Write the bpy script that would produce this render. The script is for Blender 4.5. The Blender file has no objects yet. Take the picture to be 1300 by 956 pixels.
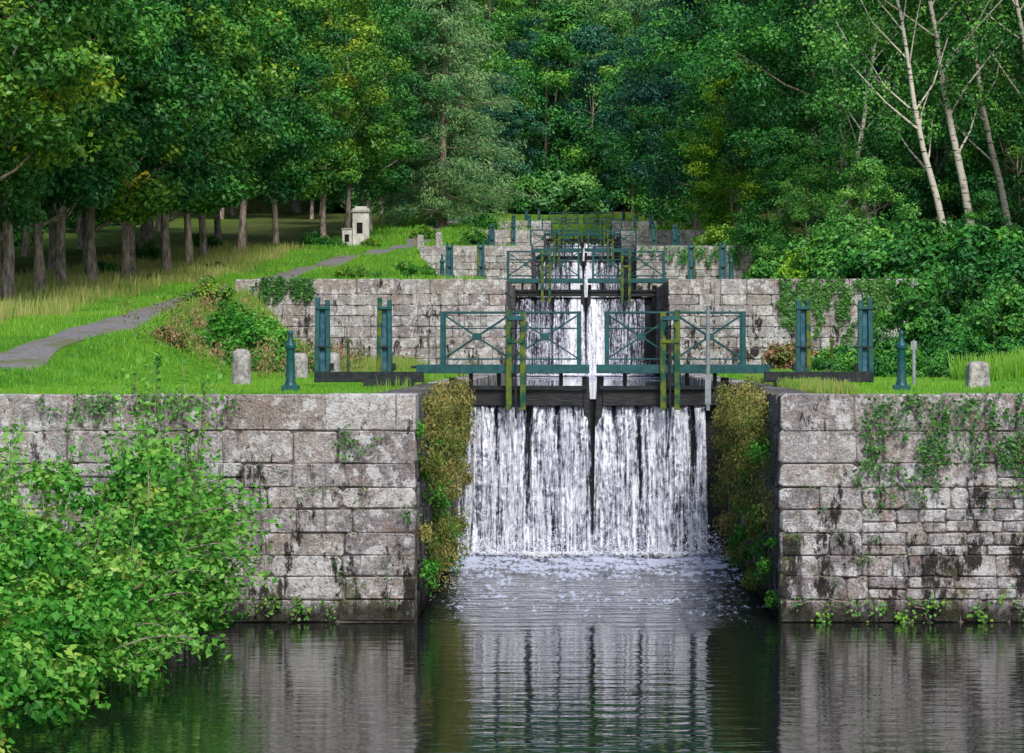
import bpy, math
import numpy as np
from mathutils import Vector
R = np.random.default_rng(7)
scene = bpy.context.scene
scene.view_settings.view_transform = 'Standard'
scene.view_settings.look = 'None'
scene.view_settings.exposure = 0

# ------------------------------------------------------------------ nodes
class NT:
    def __init__(s, name):
        s.m = bpy.data.materials.new(name); s.m.use_nodes = True
        s.t = s.m.node_tree; s.t.nodes.clear()
        s.out = s.t.nodes.new('ShaderNodeOutputMaterial')
    def n(s, typ, **kw):
        nd = s.t.nodes.new(typ)
        for k, v in kw.items(): setattr(nd, k, v)
        return nd
    def set(s, sock, v):
        if hasattr(v, 'is_linked') or hasattr(v, 'links'):
            s.t.links.new(v, sock)
        else:
            if isinstance(v, tuple) and len(v) == 3 and sock.type == 'RGBA': v = (*v, 1)
            sock.default_value = v
    def obj(s): return s.n('ShaderNodeTexCoord').outputs['Object']
    def pos(s): return s.n('ShaderNodeNewGeometry').outputs['Position']
    def mapping(s, vec, scale=(1, 1, 1), loc=(0, 0, 0)):
        m = s.n('ShaderNodeMapping'); s.set(m.inputs['Vector'], vec)
        m.inputs['Scale'].default_value = scale; m.inputs['Location'].default_value = loc
        return m.outputs[0]
    def noise(s, vec, scale, detail=4, rough=.55, dist=0):
        m = s.n('ShaderNodeTexNoise'); s.set(m.inputs['Vector'], vec)
        m.inputs['Scale'].default_value = scale; m.inputs['Detail'].default_value = detail
        m.inputs['Roughness'].default_value = rough; m.inputs['Distortion'].default_value = dist
        return m.outputs['Fac']
    def ramp(s, fac, stops, interp='LINEAR'):
        m = s.n('ShaderNodeValToRGB'); s.set(m.inputs[0], fac)
        cr = m.color_ramp; cr.interpolation = interp
        while len(cr.elements) < len(stops): cr.elements.new(.5)
        for e, (p, c) in zip(cr.elements, stops):
            e.position = p
            e.color = (*c, 1) if isinstance(c, tuple) else (c, c, c, 1)
        return m.outputs[0]
    def mr(s, v, a, b, c=0., d=1., smooth=False):
        m = s.n('ShaderNodeMapRange'); m.interpolation_type = 'SMOOTHSTEP' if smooth else 'LINEAR'
        s.set(m.inputs[0], v)
        for i, x in enumerate((a, b, c, d)): m.inputs[i + 1].default_value = x
        return m.outputs[0]
    def mix(s, f, a, b, mode='MIX'):
        m = s.n('ShaderNodeMix', data_type='RGBA', blend_type=mode)
        s.set(m.inputs[0], f); s.set(m.inputs[6], a); s.set(m.inputs[7], b)
        return m.outputs[2]
    def math(s, op, a, b=0., c=None):
        m = s.n('ShaderNodeMath', operation=op); s.set(m.inputs[0], a); s.set(m.inputs[1], b)
        if c is not None: s.set(m.inputs[2], c)
        return m.outputs[0]
    def attr(s, name):
        return s.n('ShaderNodeAttribute', attribute_name=name).outputs['Fac']
    def bump(s, h, strength, dist=.02):
        m = s.n('ShaderNodeBump'); s.set(m.inputs['Height'], h)
        m.inputs['Strength'].default_value = strength; m.inputs['Distance'].default_value = dist
        return m.outputs[0]
    def princ(s, col, rough=.8, normal=None, spec=.3, metal=0.):
        p = s.n('ShaderNodeBsdfPrincipled')
        s.set(p.inputs['Base Color'], col); s.set(p.inputs['Roughness'], rough)
        p.inputs['Specular IOR Level'].default_value = spec; p.inputs['Metallic'].default_value = metal
        if normal is not None: s.set(p.inputs['Normal'], normal)
        return p.outputs[0]
    def mixsh(s, f, a, b):
        m = s.n('ShaderNodeMixShader'); s.set(m.inputs[0], f); s.set(m.inputs[1], a); s.set(m.inputs[2], b)
        return m.outputs[0]
    def done(s, sh):
        s.set(s.out.inputs[0], sh); return s.m

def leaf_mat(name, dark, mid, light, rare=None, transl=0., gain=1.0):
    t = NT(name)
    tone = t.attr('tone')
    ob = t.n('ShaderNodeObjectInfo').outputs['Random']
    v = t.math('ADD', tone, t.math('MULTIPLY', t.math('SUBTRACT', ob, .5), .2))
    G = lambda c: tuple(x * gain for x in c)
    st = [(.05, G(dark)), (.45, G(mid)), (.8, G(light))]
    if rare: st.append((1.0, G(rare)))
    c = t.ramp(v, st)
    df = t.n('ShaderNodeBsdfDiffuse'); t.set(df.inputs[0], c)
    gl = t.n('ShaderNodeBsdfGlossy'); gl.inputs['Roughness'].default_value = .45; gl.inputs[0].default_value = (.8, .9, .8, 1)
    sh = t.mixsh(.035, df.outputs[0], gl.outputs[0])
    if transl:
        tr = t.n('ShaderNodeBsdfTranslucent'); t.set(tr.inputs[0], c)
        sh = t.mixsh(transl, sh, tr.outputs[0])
    return t.done(sh)

def stone_mat(name, dark=1.0):
    t = NT(name); o = t.obj()
    rnd = t.n('ShaderNodeNewGeometry').outputs['Random Per Island']
    base = t.ramp(rnd, [(0, (.29, .265, .28)), (.22, (.42, .40, .41)), (.45, (.52, .505, .51)), (.62, (.38, .33, .305)), (.8, (.66, .65, .65)), (.93, (.30, .275, .295)), (1, (.58, .56, .54))])
    big = t.noise(o, .9, 3)
    base = t.mix(t.mr(big, .38, .68), base, t.mix(.5, base, (.30, .24, .22)))
    sp = t.noise(o, 34, 4, .75)
    base = t.mix(.9, base, t.ramp(sp, [(.32, .25), (.5, .96), (.7, 1.45)]), 'MULTIPLY')
    mid = t.noise(t.mapping(o, loc=(30, 7, 1)), 6, 6, .75)
    base = t.mix(.9, base, t.ramp(mid, [(.3, .35), (.5, 1.0), (.7, 1.3)]), 'MULTIPLY')
    li = t.noise(t.mapping(o, loc=(3, 7, 1)), 4.2, 8, .78)
    base = t.mix(t.math('MULTIPLY', t.mr(li, .52, .57), .85), base, (.72, .715, .72))
    oc = t.noise(t.mapping(o, loc=(13, 2, 9)), 3.1, 6, .75)
    base = t.mix(t.math('MULTIPLY', t.mr(oc, .55, .64), .5), base, (.36, .22, .16))
    sep = t.n('ShaderNodeSeparateXYZ'); t.set(sep.inputs[0], o)
    z = sep.outputs[2]
    bk = t.noise(t.mapping(o, (2.2, 2.2, .85), (5, 5, 5)), 1.0, 8, .78)
    bk2 = t.mr(t.math('ADD', bk, t.mr(z, .2, 2.6, .066, -.01)), .57, .61)
    base = t.mix(t.math('MULTIPLY', bk2, .95), base, (.022, .019, .018))
    dr = t.noise(t.mapping(o, (6.5, 6.5, .35), (1, 9, 5)), 1.0, 5, .7)
    base = t.mix(t.math('MULTIPLY', t.mr(dr, .585, .67), .75), base, (.055, .048, .042))
    mo = t.noise(t.mapping(o, loc=(1, 22, 4)), 2.2, 7, .75)
    base = t.mix(t.math('MULTIPLY', t.mr(t.math('ADD', mo, t.mr(z, .1, 1.0, .08, 0.)), .60, .67), .75), base, (.10, .12, .035))
    wl = t.mr(t.math('ADD', z, t.math('MULTIPLY', t.noise(t.mapping(o, (1, 1, .2)), 5, 4, .7), -.5)), -.15, .10, .92, 0., True)
    base = t.mix(wl, base, (.03, .03, .02))
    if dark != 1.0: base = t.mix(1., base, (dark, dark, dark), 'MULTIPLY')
    h = t.math('ADD', t.noise(o, 14, 6, .7), t.math('MULTIPLY', sp, .4))
    return t.done(t.princ(base, .92, t.bump(h, 1.0, .05), .12))

def simple_mat(name, c1, c2, scale=6, rough=.6, bump=.3, spec=.3, metal=0., stretch=(1, 1, 1), lo=.4, hi=.62):
    t = NT(name); o = t.obj()
    n = t.noise(t.mapping(o, stretch), scale, 5, .65)
    c = t.mix(t.mr(n, lo, hi), c1, c2)
    return t.done(t.princ(c, rough, t.bump(n, bump, .02), spec, metal))

M = {}
M['stone'] = stone_mat('granite_stone')
M['stone_dark'] = stone_mat('dark_granite', dark=.35)  # same granite multiplied darker, for the chamber side walls
M['mortar'] = simple_mat('mortar', (.05, .045, .04), (.18, .155, .14), 8, .95)
M['teal'] = simple_mat('teal_paint', (.003, .048, .058), (.010, .095, .10), 9, .4, .1, .5, lo=.35, hi=.6)
M['moss'] = simple_mat('mossy_paint', (.006, .065, .045), (.12, .16, .012), 5, .7, .3, lo=.42, hi=.58)
M['timber'] = simple_mat('black_timber', (.007, .009, .012), (.028, .028, .028), 5, .5, .5, .4, stretch=(1, 1, 6))
M['iron'] = simple_mat('dark_iron', (.008, .014, .018), (.03, .035, .036), 10, .5)
M['greypost'] = simple_mat('grey_metal', (.20, .23, .25), (.32, .34, .35), 12, .5)
M['granite_p'] = simple_mat('granite_post_stone', (.20, .185, .18), (.48, .46, .44), 11, .9, .8)
M['bark'] = simple_mat('bark', (.13, .105, .085), (.42, .35, .29), 3, .95, 1., .1, stretch=(3, 3, .8))
M['white'] = simple_mat('render_wall', (.45, .43, .40), (.70, .68, .63), 3, .9)
M['slate'] = simple_mat('slate_roof', (.25, .24, .22), (.4, .39, .36), 9, .7)
M['glass'] = simple_mat('window_dark', (.01, .012, .015), (.03, .03, .035), 3, .15)
M['faded'] = simple_mat('faded_paint', (.02, .08, .13), (.06, .17, .23), 6)
t = NT('birch_bark'); o = t.obj()
b = t.noise(t.mapping(o, (1, 1, 5)), 2.2, 4, .7)
M['birch'] = t.done(t.princ(t.mix(t.mr(b, .54, .6), (.62, .57, .48), (.08, .065, .05)), .8, t.bump(b, .3), .2))

L = {}
L['maple'] = leaf_mat('maple_leaves', (.012, .075, .018), (.036, .17, .024), (.11, .31, .035), (.20, .36, .03), gain=1.15)
L['maple2'] = leaf_mat('maple_leaves_yellow', (.02, .10, .015), (.065, .20, .02), (.18, .33, .025), (.36, .36, .02), gain=1.12)
L['green'] = leaf_mat('green_leaves', (.008, .065, .018), (.024, .145, .024), (.07, .27, .03), (.15, .34, .03), gain=1.12)
L['blue'] = leaf_mat('blue_green_leaves', (.006, .045, .036), (.014, .09, .055), (.04, .17, .065), gain=1.1)  # bluish tint paints distance haze into the far foliage
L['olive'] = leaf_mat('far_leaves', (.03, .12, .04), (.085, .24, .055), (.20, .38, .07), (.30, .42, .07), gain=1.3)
L['lime'] = leaf_mat('lime_leaves', (.05, .18, .01), (.15, .36, .015), (.36, .56, .03))  # yellow-green with sunlight put into the leaf colour
L['birch'] = leaf_mat('birch_leaves', (.02, .12, .025), (.07, .25, .035), (.17, .38, .06), gain=1.15)
L['pine'] = leaf_mat('pine_needles', (.05, .15, .06), (.11, .25, .09), (.22, .36, .12), gain=1.15)
L['shrub'] = leaf_mat('alder_leaves', (.02, .14, .014), (.07, .31, .028), (.20, .47, .07), (.38, .52, .09), transl=.25)
L['fern'] = leaf_mat('wall_plants', (.04, .06, .015), (.16, .19, .035), (.36, .34, .09), (.46, .32, .13), transl=.2)
L['ivy'] = leaf_mat('ivy_leaves', (.010, .05, .012), (.03, .12, .018), (.08, .22, .03))
L['grass'] = leaf_mat('grass_blades', (.05, .18, .012), (.11, .32, .018), (.22, .42, .03), (.34, .40, .08), transl=.2)
L['tallgrass'] = leaf_mat('tall_grass_blades', (.06, .18, .015), (.15, .29, .03), (.32, .35, .09), (.42, .36, .14), transl=.2)
L['weeds'] = leaf_mat('weed_leaves', (.07, .13, .025), (.20, .20, .06), (.42, .21, .14))

# ------------------------------------------------------------------ quad mesh
def quad_mesh(name, V, F, mats, mi=None, tone=None, smooth=False, loc=(0, 0, 0), link=True):
    V = np.asarray(V, np.float32); F = np.asarray(F, np.int32)
    me = bpy.data.meshes.new(name)
    me.vertices.add(len(V)); me.vertices.foreach_set('co', V.ravel())
    me.loops.add(F.size); me.loops.foreach_set('vertex_index', F.ravel())
    me.polygons.add(len(F)); me.polygons.foreach_set('loop_start', np.arange(0, F.size, 4, dtype=np.int32))
    for m in mats: me.materials.append(m)
    if mi is not None: me.polygons.foreach_set('material_index', np.asarray(mi, np.int32))
    if smooth is not False:
        sm = np.ones(len(F), bool) if smooth is True else np.asarray(smooth, bool)
        me.polygons.foreach_set('use_smooth', sm)
    else:
        me.polygons.foreach_set('use_smooth', np.zeros(len(F), bool))
    me.update(calc_edges=True)
    if tone is not None:
        a = me.attributes.new('tone', 'FLOAT', 'POINT'); a.data.foreach_set('value', np.asarray(tone, np.float32))
    if not link: return me
    ob = bpy.data.objects.new(name, me); ob.location = loc
    scene.collection.objects.link(ob); return ob

def norm(a): return a / (np.linalg.norm(a, axis=-1, keepdims=True) + 1e-9)

def leaf_quads(C, N, S, T, aspect=.55, tang=None):
    n = len(C); N = norm(N)
    if tang is None: tang = R.normal(size=(n, 3))
    t = norm(tang - N * np.sum(tang * N, 1, keepdims=True))
    b = np.cross(N, t)
    s = S[:, None]
    V = np.empty((n, 4, 3))
    V[:, 0] = C - t * s * .5
    V[:, 1] = C + b * s * .5 * aspect + N * s * .08
    V[:, 2] = C + t * s * .5
    V[:, 3] = C - b * s * .5 * aspect + N * s * .08
    F = np.arange(n * 4).reshape(n, 4)
    return V.reshape(-1, 3), F, np.repeat(T, 4)

def clumps(cen, rad, per, ls, tones, squash=.65, up=.5, tj=.12, jit=.55):
    cen = np.asarray(cen, float); k = len(cen)
    rad = np.broadcast_to(rad, (k,)); tones = np.broadcast_to(tones, (k,))
    idx = np.repeat(np.arange(k), per)
    d = norm(R.normal(size=(len(idx), 3)))
    r = rad[idx] * R.random(len(idx)) ** .42
    P = cen[idx] + d * r[:, None] * np.array([1, 1, squash])
    N = d * .9 + R.normal(size=d.shape) * jit + np.array([0, 0, up])
    S = ls * R.uniform(.6, 1.3, len(idx))
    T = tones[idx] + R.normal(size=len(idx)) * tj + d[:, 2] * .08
    return P, N, S, T

def tube(pts, radii, sides=7):
    pts = np.asarray(pts, float); n = len(pts)
    V = []; F = []
    for i in range(n):
        a = pts[min(i + 1, n - 1)] - pts[max(i - 1, 0)]; a = a / (np.linalg.norm(a) + 1e-9)
        u = np.cross(a, [1, 0, .01]) if abs(a[0]) < .9 else np.cross(a, [0, 1, 0]); u /= np.linalg.norm(u)
        v = np.cross(a, u)
        for j in range(sides):
            th = 2 * math.pi * j / sides
            V.append(pts[i] + radii[i] * (math.cos(th) * u + math.sin(th) * v))
    for i in range(n - 1):
        for j in range(sides):
            F.append([i * sides + j, i * sides + (j + 1) % sides, (i + 1) * sides + (j + 1) % sides, (i + 1) * sides + j])
    return np.array(V), np.array(F)

class QB:
    """accumulates quads"""
    def __init__(s): s.V = []; s.F = []; s.M = []; s.T = []; s.S = []; s.n = 0
    def add(s, V, F, m=0, T=None, smooth=False):
        V = np.asarray(V, float); F = np.asarray(F)
        s.V.append(V); s.F.append(F + s.n); s.M.append(np.full(len(F), m)); s.S.append(np.full(len(F), smooth))
        s.T.append(np.full(len(V), .5) if T is None else T); s.n += len(V)
    def box(s, lo, hi, m=0):
        x0, y0, z0 = lo; x1, y1, z1 = hi
        V = [(x0, y0, z0), (x1, y0, z0), (x1, y1, z0), (x0, y1, z0), (x0, y0, z1), (x1, y0, z1), (x1, y1, z1), (x0, y1, z1)]
        s.add(V, [(0, 3, 2, 1), (4, 5, 6, 7), (0, 1, 5, 4), (1, 2, 6, 5), (2, 3, 7, 6), (3, 0, 4, 7)], m)
    def beam(s, p, q, w, h, m=0, up=(0, 0, 1)):
        p = np.array(p, float); q = np.array(q, float); a = q - p; a /= np.linalg.norm(a)
        up = np.array(up, float)
        if abs(a @ up) > .95: up = np.array([0, 1., 0])
        u = np.cross(a, up); u /= np.linalg.norm(u); v = np.cross(u, a)
        V = []
        for e in (p, q):
            for su, sv in ((-1, -1), (1, -1), (1, 1), (-1, 1)):
                V.append(e + u * su * w / 2 + v * sv * h / 2)
        s.add(V, [(3, 2, 1, 0), (4, 5, 6, 7), (0, 1, 5, 4), (1, 2, 6, 5), (2, 3, 7, 6), (3, 0, 4, 7)], m)
    def tube(s, pts, rad, sides=7, m=0):
        V, F = tube(pts, rad, sides); s.add(V, F, m, smooth=True)
    def leaves(s, P, N, S, T, m=1, aspect=.55, tang=None):
        V, F, T2 = leaf_quads(P, N, S, T, aspect, tang); s.add(V, F, m, T2)
    def make(s, name, mats, loc=(0, 0, 0), link=True, bevel=0):
        o = quad_mesh(name, np.concatenate(s.V), np.concatenate(s.F), mats, np.concatenate(s.M),
                      np.concatenate(s.T), np.concatenate(s.S), loc, link)
        if bevel and link:
            md = o.modifiers.new('bevel', 'BEVEL'); md.width = bevel; md.segments = 1; md.limit_method = 'ANGLE'
        return o

# ------------------------------------------------------------------ layout
CX = -0.254
YK = [40 + 49.3 * k for k in range(5)]
TK = [2.95 + 2.65 * k for k in range(5)]
PK = [0.0] + [2.67 + 2.65 * k for k in range(5)]
HW = 2.35
def sstep(a, b, x): t = np.clip((x - a) / (b - a), 0, 1); return t * t * (3 - 2 * t)
def height(x, y):
    x = np.asarray(x, float); y = np.asarray(y, float)
    inner = np.full(np.broadcast(x, y).shape, TK[0]); 
    for k in range(1, 5): inner = np.where(y > YK[k] + .3, TK[k], inner)
    outer = np.interp(y, [40, 56, 70, 85, 92, 105, 120, 138, 150, 170, 188, 237, 262, 400, 700, 1500],
                      [2.95, 3.25, 4.1, 4.85, 5.3, 5.75, 6.6, 7.85, 8.4, 9.4, 10.9, 13.55, 15.5, 52, 75, 80])
    bl = np.interp(y, [0, 95, 135, 1000], [7.4, 7.4, 5.2, 5.2])
    br = np.interp(y, [0, 80, 100, 1000], [7.0, 7.5, 7.5, 6.0])
    tl = sstep(bl, bl + 2.6, -x); tr = sstep(br, br + 3., x)
    t = np.maximum(tl, tr)
    z = inner * (1 - t) + outer * t
    z = np.where(y > 250, outer, z)
    z = z + np.where(x > 10, (x - 10) * .10, 0) * sstep(50, 80, y) + t * .10 * np.sin(x * .9 + 1) * np.cos(y * .45)
    z = z - np.clip(z - 90, 0, None)
    pond = np.interp(x, [-16, -12, -7.5, -5.6, -4.8, 11, 14, 17], [2.95, 1.7, .35, -.05, -1.2, -1.2, .3, 2.95])
    pond = pond + .06 * np.sin(x * 3) * np.cos(y * 2)
    z = np.where(y < YK[0] + .3, pond, z - .03)
    pool = np.full(z.shape, PK[0])
    for k in range(0, 5): pool = np.where(y > YK[k] + 14, PK[k + 1], pool)
    ch = (np.abs(x) < HW + .22) & (y > YK[0] - 1) & (y < 250)
    return np.where(ch, np.minimum(pool - .9, z), z)
def hz(x, y): return float(height(np.array([x]), np.array([y]))[0])

xs = set(np.round(np.arange(-32, 32.01, .55), 3)) | {-HW - .2, -HW - .26, HW + .2, HW + .26}
xs |= set([-1500, -900, -500, -300, -200, -140, -100, -80, -65, -52, -42, -36, 36, 42, 52, 65, 80, 100, 140, 200, 300, 500, 900, 1500])
ys = set(np.round(np.arange(10, 262, .8), 3)) | set([-400, -200, -100, -60, -30, -15, 0, 270, 280, 290, 300, 320, 340, 360, 380, 400, 440, 500, 600, 700, 900, 1200, 1800])
for y in YK: ys |= {y + .27, y + .33, y + 13.97, y + 14.03}
xs = np.array(sorted(xs)); ys = np.array(sorted(ys))
X, Y = np.meshgrid(xs, ys); Z = height(X, Y)
nx, ny = len(xs), len(ys)
ii = (np.arange(ny - 1)[:, None] * nx + np.arange(nx - 1)[None]).ravel()
F = np.stack([ii, ii + 1, ii + nx + 1, ii + nx], 1)
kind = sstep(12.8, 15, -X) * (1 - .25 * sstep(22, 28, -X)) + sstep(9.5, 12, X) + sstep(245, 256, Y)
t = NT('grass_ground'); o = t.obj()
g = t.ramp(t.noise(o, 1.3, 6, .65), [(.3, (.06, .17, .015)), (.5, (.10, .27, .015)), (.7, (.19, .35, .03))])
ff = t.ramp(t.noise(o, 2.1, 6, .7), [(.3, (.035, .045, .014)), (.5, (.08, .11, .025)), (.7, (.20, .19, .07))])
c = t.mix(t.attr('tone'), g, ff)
gm = t.done(t.princ(c, .95, t.bump(t.noise(o, 18, 5, .7), .8, .06), .1))
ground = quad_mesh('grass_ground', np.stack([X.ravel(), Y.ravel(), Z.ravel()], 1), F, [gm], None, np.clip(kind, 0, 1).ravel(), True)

def pathx(y): return np.interp(y, [30, 70, 105, 120, 138, 150, 170, 250], [-10.9, -10.9, -11.4, -11.1, -9.9, -9.3, -9.2, -9.5])
t = NT('gravel_path'); o = t.obj()
c = t.ramp(t.noise(o, 9, 7, .75), [(.3, (.13, .115, .115)), (.55, (.25, .235, .24)), (.75, (.36, .34, .34))])
c = t.mix(t.mr(t.noise(o, .9, 4), .5, .65), c, (.16, .17, .09))
pm = t.done(t.princ(c, .95, t.bump(t.noise(o, 40, 3), .6), .1))
py_ = np.arange(42, 248, .4); V = []
for j, u in enumerate(np.linspace(-1, 1, 7)):
    w = .62 + .14 * np.sin(py_ * .8) * np.sin(py_ * .33 + 1)
    px = pathx(py_) + u * w
    V.append(np.stack([px, py_, height(px, py_) + .035 * (1 - u ** 4) + .01], 1))
V = np.stack(V, 1).reshape(-1, 3); n = len(py_)
i0 = (np.arange(n - 1)[:, None] * 7 + np.arange(6)[None]).ravel()
quad_mesh('gravel_path', V, np.stack([i0, i0 + 1, i0 + 8, i0 + 7], 1), [pm], smooth=True)

# ------------------------------------------------------------------ stone walls
def block(Vs, Fs, O, u, n, a0, a1, z0, z1, depth, j=.015, bulge=.010):
    base = len(Vs)
    cut = min(.038, .15 * (z1 - z0)) * R.uniform(.4, 1.6)
    out = [(a0 + cut, z0), (a1 - cut, z0), (a1, z0 + cut), (a1, z1 - cut), (a1 - cut, z1), (a0 + cut, z1), (a0, z1 - cut), (a0, z0 + cut)]
    out = [(a + R.uniform(-j, j) * .9, z + R.uniform(-j, j) * .9) for a, z in out]
    ca, cz = (a0 + a1) / 2, (z0 + z1) / 2
    bl = R.uniform(-.014, .018)
    tilt = R.uniform(-.012, .012)
    rings = [(-depth, 1.0, 0), (bl - .008, 1.0, 0), (bl + bulge, None, .016)]
    for dep, sc, ins in rings:
        for a, z in out:
            if sc is None:
                a = a + (ins if a < ca else -ins); z = z + (ins if z < cz else -ins)
            d = dep + (tilt * (a - ca) / max(a1 - a0, .1) * 2 if dep > -depth else 0)
            Vs.append(O + u * a + n * (d + (R.uniform(-j, j) * .3 if dep > -.05 else 0)) + np.array([0, 0, z]))
    for r in (0, 1):
        for k in range(8):
            a = base + r * 8 + k; b = base + r * 8 + (k + 1) % 8
            Fs.append((a, b, b + 8, a + 8))
    f = base + 16
    Fs += [(f, f + 1, f + 2, f + 7), (f + 7, f + 2, f + 3, f + 6), (f + 6, f + 3, f + 4, f + 5)]

def stone_wall(name, O, u, n, length, courses, widths, mat, top, thick=.55, quoin=0, cope_w=(.85, 1.3), small=None):
    O = np.array(O, float); u = np.array(u, float); n = np.array(n, float)
    Vs, Fs = [], []
    H = sum(courses)
    zz = [0]
    for h in courses: zz.append(zz[-1] + h)
    def run(a_start, a_end, z0, z1, w, depth, bulge=.010):
        a = a_start
        while a < a_end - .02:
            ww = R.uniform(*w)
            if a + ww > a_end - w[0] * .5: ww = a_end - a
            block(Vs, Fs, O, u, n, a + .003, a + ww - .003, z0 + .003, z1 - .003, depth, bulge=bulge)
            a += ww
    for i, h in enumerate(courses):
        z0, z1 = zz[i], zz[i + 1]
        if i == len(courses) - 1:
            run(0, length, z0, z1, cope_w, thick)
        elif quoin and small:
            q = quoin * R.choice([1.0, .86, .97, 1.06])
            m = small[2]
            run(0, q, z0, z1, (q * .45, q * 1.0) if R.random() < .2 else (q, q), .3)
            if m > q:
                m = m + R.uniform(-.25, .3)
                run(q, m, z0, z1, widths, .3)
            st = max(m, q)
            a = st
            while a < length:
                seg = min(R.uniform(.9, 2.2), length - a)
                if length - a - seg < .4: seg = length - a
                parts = 2 if (h > .27 and R.random() < small[3]) else 1
                fr = R.uniform(.4, .6)
                cuts = [z0, z1] if parts == 1 else [z0, z0 + (z1 - z0) * fr, z1]
                for p in range(parts): run(a, a + seg, cuts[p], cuts[p + 1], small[:2], .3, .012)
                a += seg
        else:
            run(0, length, z0, z1, widths, .3)
    base = len(Vs); c0 = O - n * .022; c1 = O - n * (thick - .01)
    zb = -1.2; zt = H - .03
    for c in (c0, c1):
        for a in (.01, length - .01):
            Vs.append(c + u * a + np.array([0, 0, zb])); Vs.append(c + u * a + np.array([0, 0, zt]))
    b = base
    nb = len(Fs)
    Fs += [(b, b + 2, b + 3, b + 1), (b + 4, b + 5, b + 7, b + 6), (b, b + 1, b + 5, b + 4), (b + 2, b + 6, b + 7, b + 3), (b + 1, b + 3, b + 7, b + 5)]
    mi = np.zeros(len(Fs), int); mi[nb:] = 1
    Vl = np.array(Vs) - O
    return quad_mesh(name, Vl, Fs, [mat, M['mortar']], mi, loc=tuple(O))

C0 = [.29, .30, .27, .30, .30, .28, .31, .42, .48]
C0[-1] = 2.95 - sum(C0[:-1])
stone_wall('stone_wall', (-HW, 40, 0), (-1, 0, 0), (0, -1, 0), 12.0, C0, (.5, 1.05), M['stone'], 2.95, quoin=.95, small=(.3, .7, 2.2, .35))
stone_wall('stone_wall', (HW, 40, 0), (1, 0, 0), (0, -1, 0), 12.0, C0, (.5, 1.05), M['stone'], 2.95, quoin=1.0, small=(.25, .6, 1.0, .5), cope_w=(.9, 1.2))
lext = [0, 7.8, 5.0, 5.0, 4.6]; rext = [0, 7.6, 7.6, 5.6, 4.6]
for k in range(1, 5):
    P = PK[k]; Cc = [.31] * 8 + [TK[k] - P - .31 * 8]
    if Cc[-1] < .3: Cc = [.31] * 7 + [TK[k] - P - .31 * 7]
    stone_wall('stone_wall', (-HW, YK[k], P), (-1, 0, 0), (0, -1, 0), lext[k], Cc, (.45, .95), M['stone'], TK[k])
    stone_wall('stone_wall', (HW, YK[k], P), (1, 0, 0), (0, -1, 0), rext[k], Cc, (.45, .95), M['stone'], TK[k])
for k in range(0, 5):
    P = PK[k]; h = TK[k] - P
    Cc = [.36] * 7 + [h - .36 * 7]
    P2 = PK[k + 1]
    for sx in (-1, 1):
        nn = (-sx, 0, 0)
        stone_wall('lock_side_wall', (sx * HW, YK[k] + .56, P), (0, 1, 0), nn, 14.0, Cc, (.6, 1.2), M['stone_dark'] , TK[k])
        if k < 4:
            stone_wall('lock_side_wall', (sx * HW, YK[k] + 14.57, P2 - .35), (0, 1, 0), nn, 34.7, [.3, TK[k] - P2 + .05], (.6, 1.2), M['stone'], TK[k])

# ------------------------------------------------------------------ water
def water_mat(name, fy0, fy1, ripple=.16):
    t = NT(name); o = t.pos()
    w1 = t.noise(t.mapping(o, (.7, 2.2, 1)), 1.5, 3, .5)
    w2 = t.noise(t.mapping(o, (4.5, 1.3, 1)), 1.0, 4, .65)
    sep = t.n('ShaderNodeSeparateXYZ'); t.set(sep.inputs[0], o)
    y = sep.outputs[1]; x = sep.outputs[0]
    wob = t.math('MULTIPLY', t.math('SUBTRACT', t.noise(t.mapping(o, (1.5, .5, 1)), 1, 3), .5), 5.)
    near = t.mr(t.math('ADD', y, wob), fy0, fy1, 0, 1, True)
    inx = t.mr(t.math('ABSOLUTE', x), 2.1, 2.9, 1, .0)
    near = t.math('MULTIPLY', near, inx)
    h = t.math('ADD', w1, t.math('MULTIPLY', w2, t.mr(near, 0, 1, .05, 1.1)))
    fo = t.noise(t.mapping(o, (11, 1.5, 1)), 1.0, 5, .8)
    fo2 = t.noise(t.mapping(o, (1.3, .5, 1)), 1.3, 4, .7)
    m = t.math('ADD', fo, t.math('MULTIPLY', t.math('SUBTRACT', fo2, .5), .55))
    close = t.mr(y, fy1 + 2.5, fy1 + 7.5, 0, .13, True)
    thr = t.math('ADD', t.math('ADD', m, t.mr(near, 0, 1, -.20, -.015)), close)
    foam = t.math('MULTIPLY', t.mr(thr, .545, .60), .9)
    nrm = t.n('ShaderNodeBump'); t.set(nrm.inputs['Height'], h)
    nrm.inputs['Distance'].default_value = .07
    t.set(nrm.inputs['Strength'], t.mr(near, 0, 1, ripple, .9))
    p = t.n('ShaderNodeBsdfPrincipled')
    p.inputs['Base Color'].default_value = (.006, .010, .009, 1)
    p.inputs['Roughness'].default_value = .02; p.inputs['IOR'].default_value = 1.40
    t.set(p.inputs['Normal'], nrm.outputs[0])
    f = t.princ((.66, .71, .92), .8)
    return t.done(t.mixsh(foam, p.outputs[0], f))
def plane(name, x0, x1, y0, y1, z, mat):
    return quad_mesh(name, [(x0, y0, z), (x1, y0, z), (x1, y1, z), (x0, y1, z)], [(0, 1, 2, 3)], [mat])
wm = water_mat('pond_water', 37.0, 44)
plane('water', -60, 60, -120, 39.98, 0, wm)
plane('water', -HW, HW, 39.98, 53.7, 0, wm)
for k in range(1, 6):
    y1 = YK[k] + 13.9 if k < 5 else 262
    plane('water', -HW, HW, YK[k - 1] + 13.2 + .9, y1, PK[k], water_mat('pool_water', y1 - 26, y1 - 10))

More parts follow.
